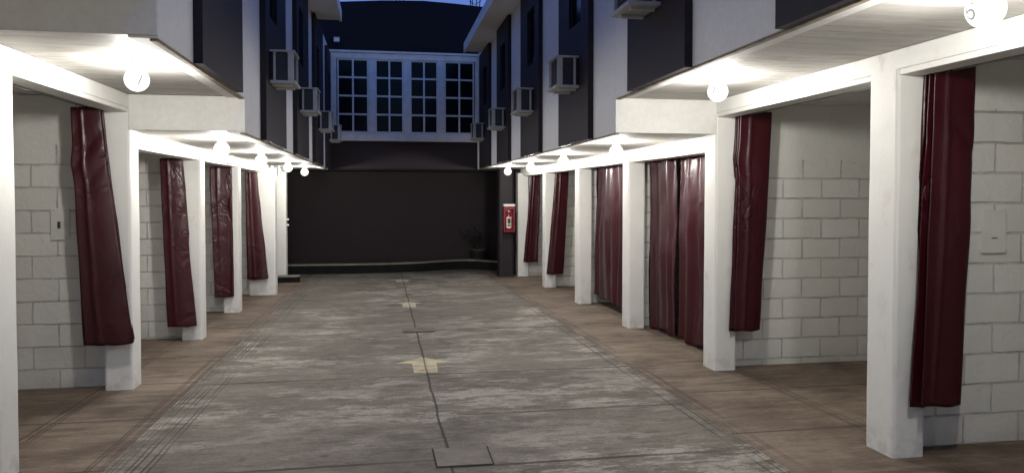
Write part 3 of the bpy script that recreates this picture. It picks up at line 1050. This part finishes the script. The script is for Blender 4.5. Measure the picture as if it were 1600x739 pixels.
pr = None
for (y, z, lab) in [(7.70, 2.70, 'caged air conditioner on the right facade, lowest large one just past the soffit step'),
                    (10.12, 2.70, 'caged air conditioner on the right facade, second beyond the soffit step'),
                    (12.55, 2.70, 'caged air conditioner on the right facade, third beyond the soffit step'),
                    (15.25, 2.70, 'farthest caged air conditioner on the right, beside the wide paned window'),
                    (5.34, 2.985, 'caged air conditioner cut off by the top edge of the view on the right')]:
    t, pr = aircon(-1, 2.07, y, z, lab, pr)
pl = None
for (y, z, lab) in [(7.90, 2.70, 'largest caged air conditioner on the left facade, nearest of the four'),
                    (10.62, 2.70, 'second caged air conditioner from the front on the left facade'),
                    (13.55, 2.70, 'third caged air conditioner from the front on the left facade'),
                    (16.18, 2.70, 'farthest caged air conditioner on the left, overlapping the wide paned window')]:
    t, pl = aircon(1, -1.15, y, z, lab, pl)

# ------------------------------------------------------------------ things on the walls
t = thing('switch_plate', (-2.80, 7.055, 1.31), 'pale wall plate with a small dark switch beside the nearest left curtain', 'switch')
box('cover_plate', (-2.878, -2.726, 7.036, 7.0535, 1.172, 1.450), M['coverplate'], t, 0.004)
box('switch', (-2.818, -2.796, 7.024, 7.0355, 1.275, 1.335), M['switch'], t, 0.002)
box('socket_slot', (-2.780, -2.762, 7.030, 7.0355, 1.268, 1.345), M['frame'], t, 0.002)
for dx in (-2.85, -2.755):
    for z in (1.195, 1.43):
        tube('screw', [(dx, 7.0345, z), (dx, 7.0375, z)], 0.005, M['steel'], t)

t = thing('cover_plate_box', (3.97, 4.259, 1.32), 'blank white cover plate on the block wall at the far right edge', 'cover plate')
box('cover_plate', (3.885, 4.065, 4.240, 4.2585, 1.185, 1.470), M['coverplate'], t, 0.005)
box('latch', (3.952, 3.992, 4.235, 4.2395, 1.283, 1.290), M['steel'], t)

for (x0, y0, z0, lab) in [(-2.145, 10.72, 2.015, 'small white junction box on the left beam under the second lower lamp'),
                          (-2.06, 14.9, 1.93, 'small white junction box at the top of the passage beyond the widest left column')]:
    t = thing('junction_box', (x0, y0, z0), lab, 'junction box')
    if z0 > 2:
        box('box_body', (-2.168, -2.085, y0, y0 + 0.16, z0 - 0.02, z0 + 0.09), M['coverplate'], t, 0.006)
        box('box_lid', (-2.084, -2.074, y0 - 0.004, y0 + 0.164, z0 - 0.024, z0 + 0.094), M['coverplate'], t, 0.003)
    else:
        box('box_body', (-2.12, -2.03, y0, y0 + 0.12, z0, z0 + 0.20), M['coverplate'], t, 0.006)
        box('box_lid', (-2.029, -2.018, y0 - 0.004, y0 + 0.124, z0 - 0.004, z0 + 0.199), M['coverplate'], t, 0.003)

t = thing('small_wall_box', (-1.02, YB, 4.98), 'tiny grey box with a pale lens high on the dark rear wall above the window', 'wall light')  # small pale box with a lens, purpose not known
box('wall_box_body', (-1.085, -0.955, YB - 0.10, YB + 0.003, 4.93, 5.05), M['steel'], t, 0.012)
box('lens', (-1.065, -0.975, YB - 0.112, YB - 0.101, 4.95, 5.02), M['frame'], t, 0.004)

# fire cabinet on the dark pillar
px0, px1, pz0, pz1, py = 2.655, 2.905, 0.72, 1.345, 16.498
t = thing('fire_cabinet', (2.78, 16.5, 0.72), 'red wall cabinet with white top holding a fire extinguisher on the dark pillar', 'fire cabinet')
boxes('cabinet_body', [(px0, px1, py - 0.02, py, pz0, pz1 - 0.05), (px0, px0 + 0.03, py - 0.17, py - 0.021, pz0, pz1 - 0.05), (px1 - 0.03, px1, py - 0.17, py - 0.021, pz0, pz1 - 0.05),
                       (px0 + 0.031, px1 - 0.031, py - 0.17, py - 0.021, pz0, pz0 + 0.035), (px0 + 0.031, px1 - 0.031, py - 0.17, py - 0.021, pz1 - 0.12, pz1 - 0.05)], M['red'], t, 0.004)
box('cabinet_top', (px0 - 0.004, px1 + 0.004, py - 0.18, py, pz1 - 0.049, pz1), M['coverplate'], t, 0.006)
e = thing('fire_extinguisher', (2.775, 16.40, pz0 + 0.036), 'red fire extinguisher with a pale label standing inside the wall cabinet', 'extinguisher')
zb = pz0 + 0.037
lathe('cylinder', [(0, zb), (0.058, zb), (0.062, zb + 0.02), (0.062, zb + 0.31), (0.045, zb + 0.36), (0.018, zb + 0.385), (0.018, zb + 0.41), (0, zb + 0.41)], 2.775, 16.395, M['redext'], e, 24)
bm = bmesh.new()
segs = [bm.verts.new((2.775 + 0.064 * math.sin(a), 16.395 - 0.064 * math.cos(a), z)) for z in (zb + 0.05, zb + 0.30) for a in [R(-62 + 12.4 * k) for k in range(11)]]
for k in range(10):
    bm.faces.new((segs[k], segs[k + 1], segs[k + 12], segs[k + 11]))
finish(bm, 'paper_label', M['paper'], e)
bm = bmesh.new()
for (za, zc, a0, a1) in ((0.15, 0.27, -32, 30), (0.09, 0.13, -30, 26)):
    vs = [bm.verts.new((2.775 + 0.0655 * math.sin(a), 16.395 - 0.0655 * math.cos(a), z)) for z in (zb + za, zb + zc) for a in [R(a0 + (a1 - a0) * k / 6) for k in range(7)]]
    for k in range(6):
        bm.faces.new((vs[k], vs[k + 1], vs[k + 8], vs[k + 7]))
finish(bm, 'printed_panel', M['ink'], e)
boxes('valve_handle', [(2.762, 2.788, 16.375, 16.41, zb + 0.411, zb + 0.44), (2.705, 2.795, 16.385, 16.405, zb + 0.441, zb + 0.455)], M['coverplate'], e, 0.002)

# ------------------------------------------------------------------ potted plant on the planting strip
pt = thing('potted_plant', (2.42, 19.02, fz(18.3) + 0.2), 'dark potted plant with thin drooping leaves in the shadowed right rear corner', 'plant')
pz = fz(18.3) + 0.20
lathe('pot', [(0, pz), (0.15, pz), (0.19, pz + 0.25), (0.215, pz + 0.25), (0.215, pz + 0.30), (0.19, pz + 0.30), (0.18, pz + 0.27), (0, pz + 0.27)], 2.42, 19.02, M['pot'], pt, 28)
rnd = random.Random(5)
bm = bmesh.new()
stems = bmesh.new()
for k in range(9):
    a = rnd.uniform(0, 6.28)
    lean = rnd.uniform(0.05, 0.22)
    h = rnd.uniform(0.25, 0.62)
    pts = []
    for i in range(7):
        s_ = i / 6
        pts.append((2.42 + math.cos(a) * lean * s_ ** 1.4 - 0.28 * s_ ** 1.5 * (k % 2), 19.02 + math.sin(a) * lean * 0.6 * s_, pz + 0.26 + h * s_))
    bm_tube(stems, pts, [0.008 * (1 - 0.6 * i / 6) for i in range(7)], 6)
    for i in range(2, 7):
        for q in range(4):
            p = Vector(pts[i]) + Vector((rnd.uniform(-.02, .02), rnd.uniform(-.02, .02), rnd.uniform(-.03, .03)))
            b = rnd.uniform(0, 6.28)
            d = Vector((math.cos(b), math.sin(b) * 0.6, rnd.uniform(-0.5, 0.5))).normalized()
            s2 = d.cross(Vector((0, 0, 1))).normalized()
            ln = rnd.uniform(0.06, 0.13)
            v = [bm.verts.new(p), bm.verts.new(p + d * ln * 0.5 + s2 * 0.016 + Vector((0, 0, 0.008))), bm.verts.new(p + d * ln - Vector((0, 0, ln * 0.35))), bm.verts.new(p + d * ln * 0.5 - s2 * 0.016 + Vector((0, 0, 0.008)))]
            bm.faces.new(v)
finish(bm, 'foliage', M['leaf'], pt)
finish(stems, 'stem', M['leaf'], pt, True)

# ------------------------------------------------------------------ rebar stubs on the rear parapet
def rebar(label, xs, loc, seed):
    t = thing('rebar_stubs', loc, label, 'rebar', 'rebar stubs on the parapet')
    rnd = random.Random(seed)
    for i, x in enumerate(xs):
        z0 = loc[2]
        h = rnd.uniform(0.5, 0.75)
        lean = rnd.uniform(-0.05, 0.05)
        pts = [(x, YB + 0.12, z0 - 0.05), (x + lean * .4, YB + 0.12, z0 + h * 0.5), (x + lean, YB + 0.14, z0 + h)]
        pts += [(x + lean + 0.05 * math.sin(k * .6), YB + 0.14, z0 + h + 0.05 - 0.05 * math.cos(k * .6)) for k in range(1, 6)]
        tube('bar', pts, 0.011, M['rust'], t)
    tube('tie_wire', [(xs[0] - 0.03, YB + 0.115, loc[2] + 0.14), ((xs[0] + xs[-1]) / 2, YB + 0.11, loc[2] + 0.06), (xs[-1] + 0.04, YB + 0.115, loc[2] + 0.16)], 0.008, M['rust'], t)


rebar('dark rebar stubs tangled with wire at the right end of the rear parapet', [1.99, 2.03, 2.14, 2.20], (2.1, YB + 0.12, 5.88), 3)
rebar('dark rebar stubs sticking up near the middle of the rear parapet', [0.30, 0.38, 0.46], (0.38, YB + 0.12, 5.935), 4)


# ------------------------------------------------------------------ covers, drain and painted arrows in the driveway
def cover(name, label, cat, quad, lidmat, grate=False):
    cx = sum(p[0] for p in quad) / 4
    cy = sum(p[1] for p in quad) / 4
    t = thing(name, (cx, cy, fz(cy)), label, cat)
    def inset(d):
        return [(x + d * (1 if x < cx else -1), y + d * (1 if y < cy else -1)) for x, y in quad]
    flat_poly('frame', inset(0), M['gap'] if not grate else M['iron'], t, 0.003)
    if not grate:
        flat_poly('lid', inset(0.012), lidmat, t, 0.0065, 0.003)
    else:
        flat_poly('pit', inset(0.018), M['gap'], t, 0.006)  # pit depth painted as a flat near-black sheet under the bars
        bars = []
        q = inset(0.02)
        x0, x1 = min(p[0] for p in q), max(p[0] for p in q)
        y0, y1 = min(p[1] for p in q), max(p[1] for p in q)
        z = fz(cy)
        for k in range(9):
            yy = y0 + (y1 - y0) * (k + 0.5) / 9
            bars.append((x0, x1, yy - 0.014, yy + 0.014, fz(yy) + 0.0065, fz(yy) + 0.015))
        boxes('grate', bars, M['iron'], t)
    return t


cover('access_cover', 'rectangular concrete access cover with dark cracked edges, nearest the camera', 'cover', [(0.299, 4.80), (0.669, 4.79), (0.663, 4.43), (0.303, 4.44)], M['lid'])
cover('drain_grate', 'dark metal drain grate set in the centre joint beyond the big arrow', 'drain grate', [(0.215, 9.67), (0.654, 9.64), (0.644, 9.335), (0.222, 9.365)], None, True)
cover('access_cover', 'small far access cover in front of the last arrow', 'cover', [(0.25, 14.98), (0.45, 14.96), (0.444, 14.73), (0.246, 14.75)], M['lid'])


def arrow(label, pts, mat):
    o = flat_poly('painted_arrow', pts, mat, None, 0.004)
    tag(o, label, 'arrow marking', 'arrows painted on the driveway')


arrow('large worn cream arrow pointing ahead, nearest on the driveway', [(0.276, 7.05), (0.503, 7.035), (0.52, 7.48), (0.665, 7.50), (0.391, 7.765), (0.112, 7.51), (0.272, 7.48)], M['arrow'])
arrow('middle cream arrow on the driveway just beyond the drain grate', [(0.284, 11.79), (0.496, 11.75), (0.502, 12.17), (0.60, 12.18), (0.40, 12.44), (0.185, 12.20), (0.290, 12.19)], M['arrow_far'])
arrow('farthest small cream arrow near the rear kerb', [(0.25, 15.88), (0.51, 15.84), (0.515, 16.15), (0.60, 16.16), (0.36, 16.50), (0.10, 16.22), (0.25, 16.20)], M['arrow_far'])
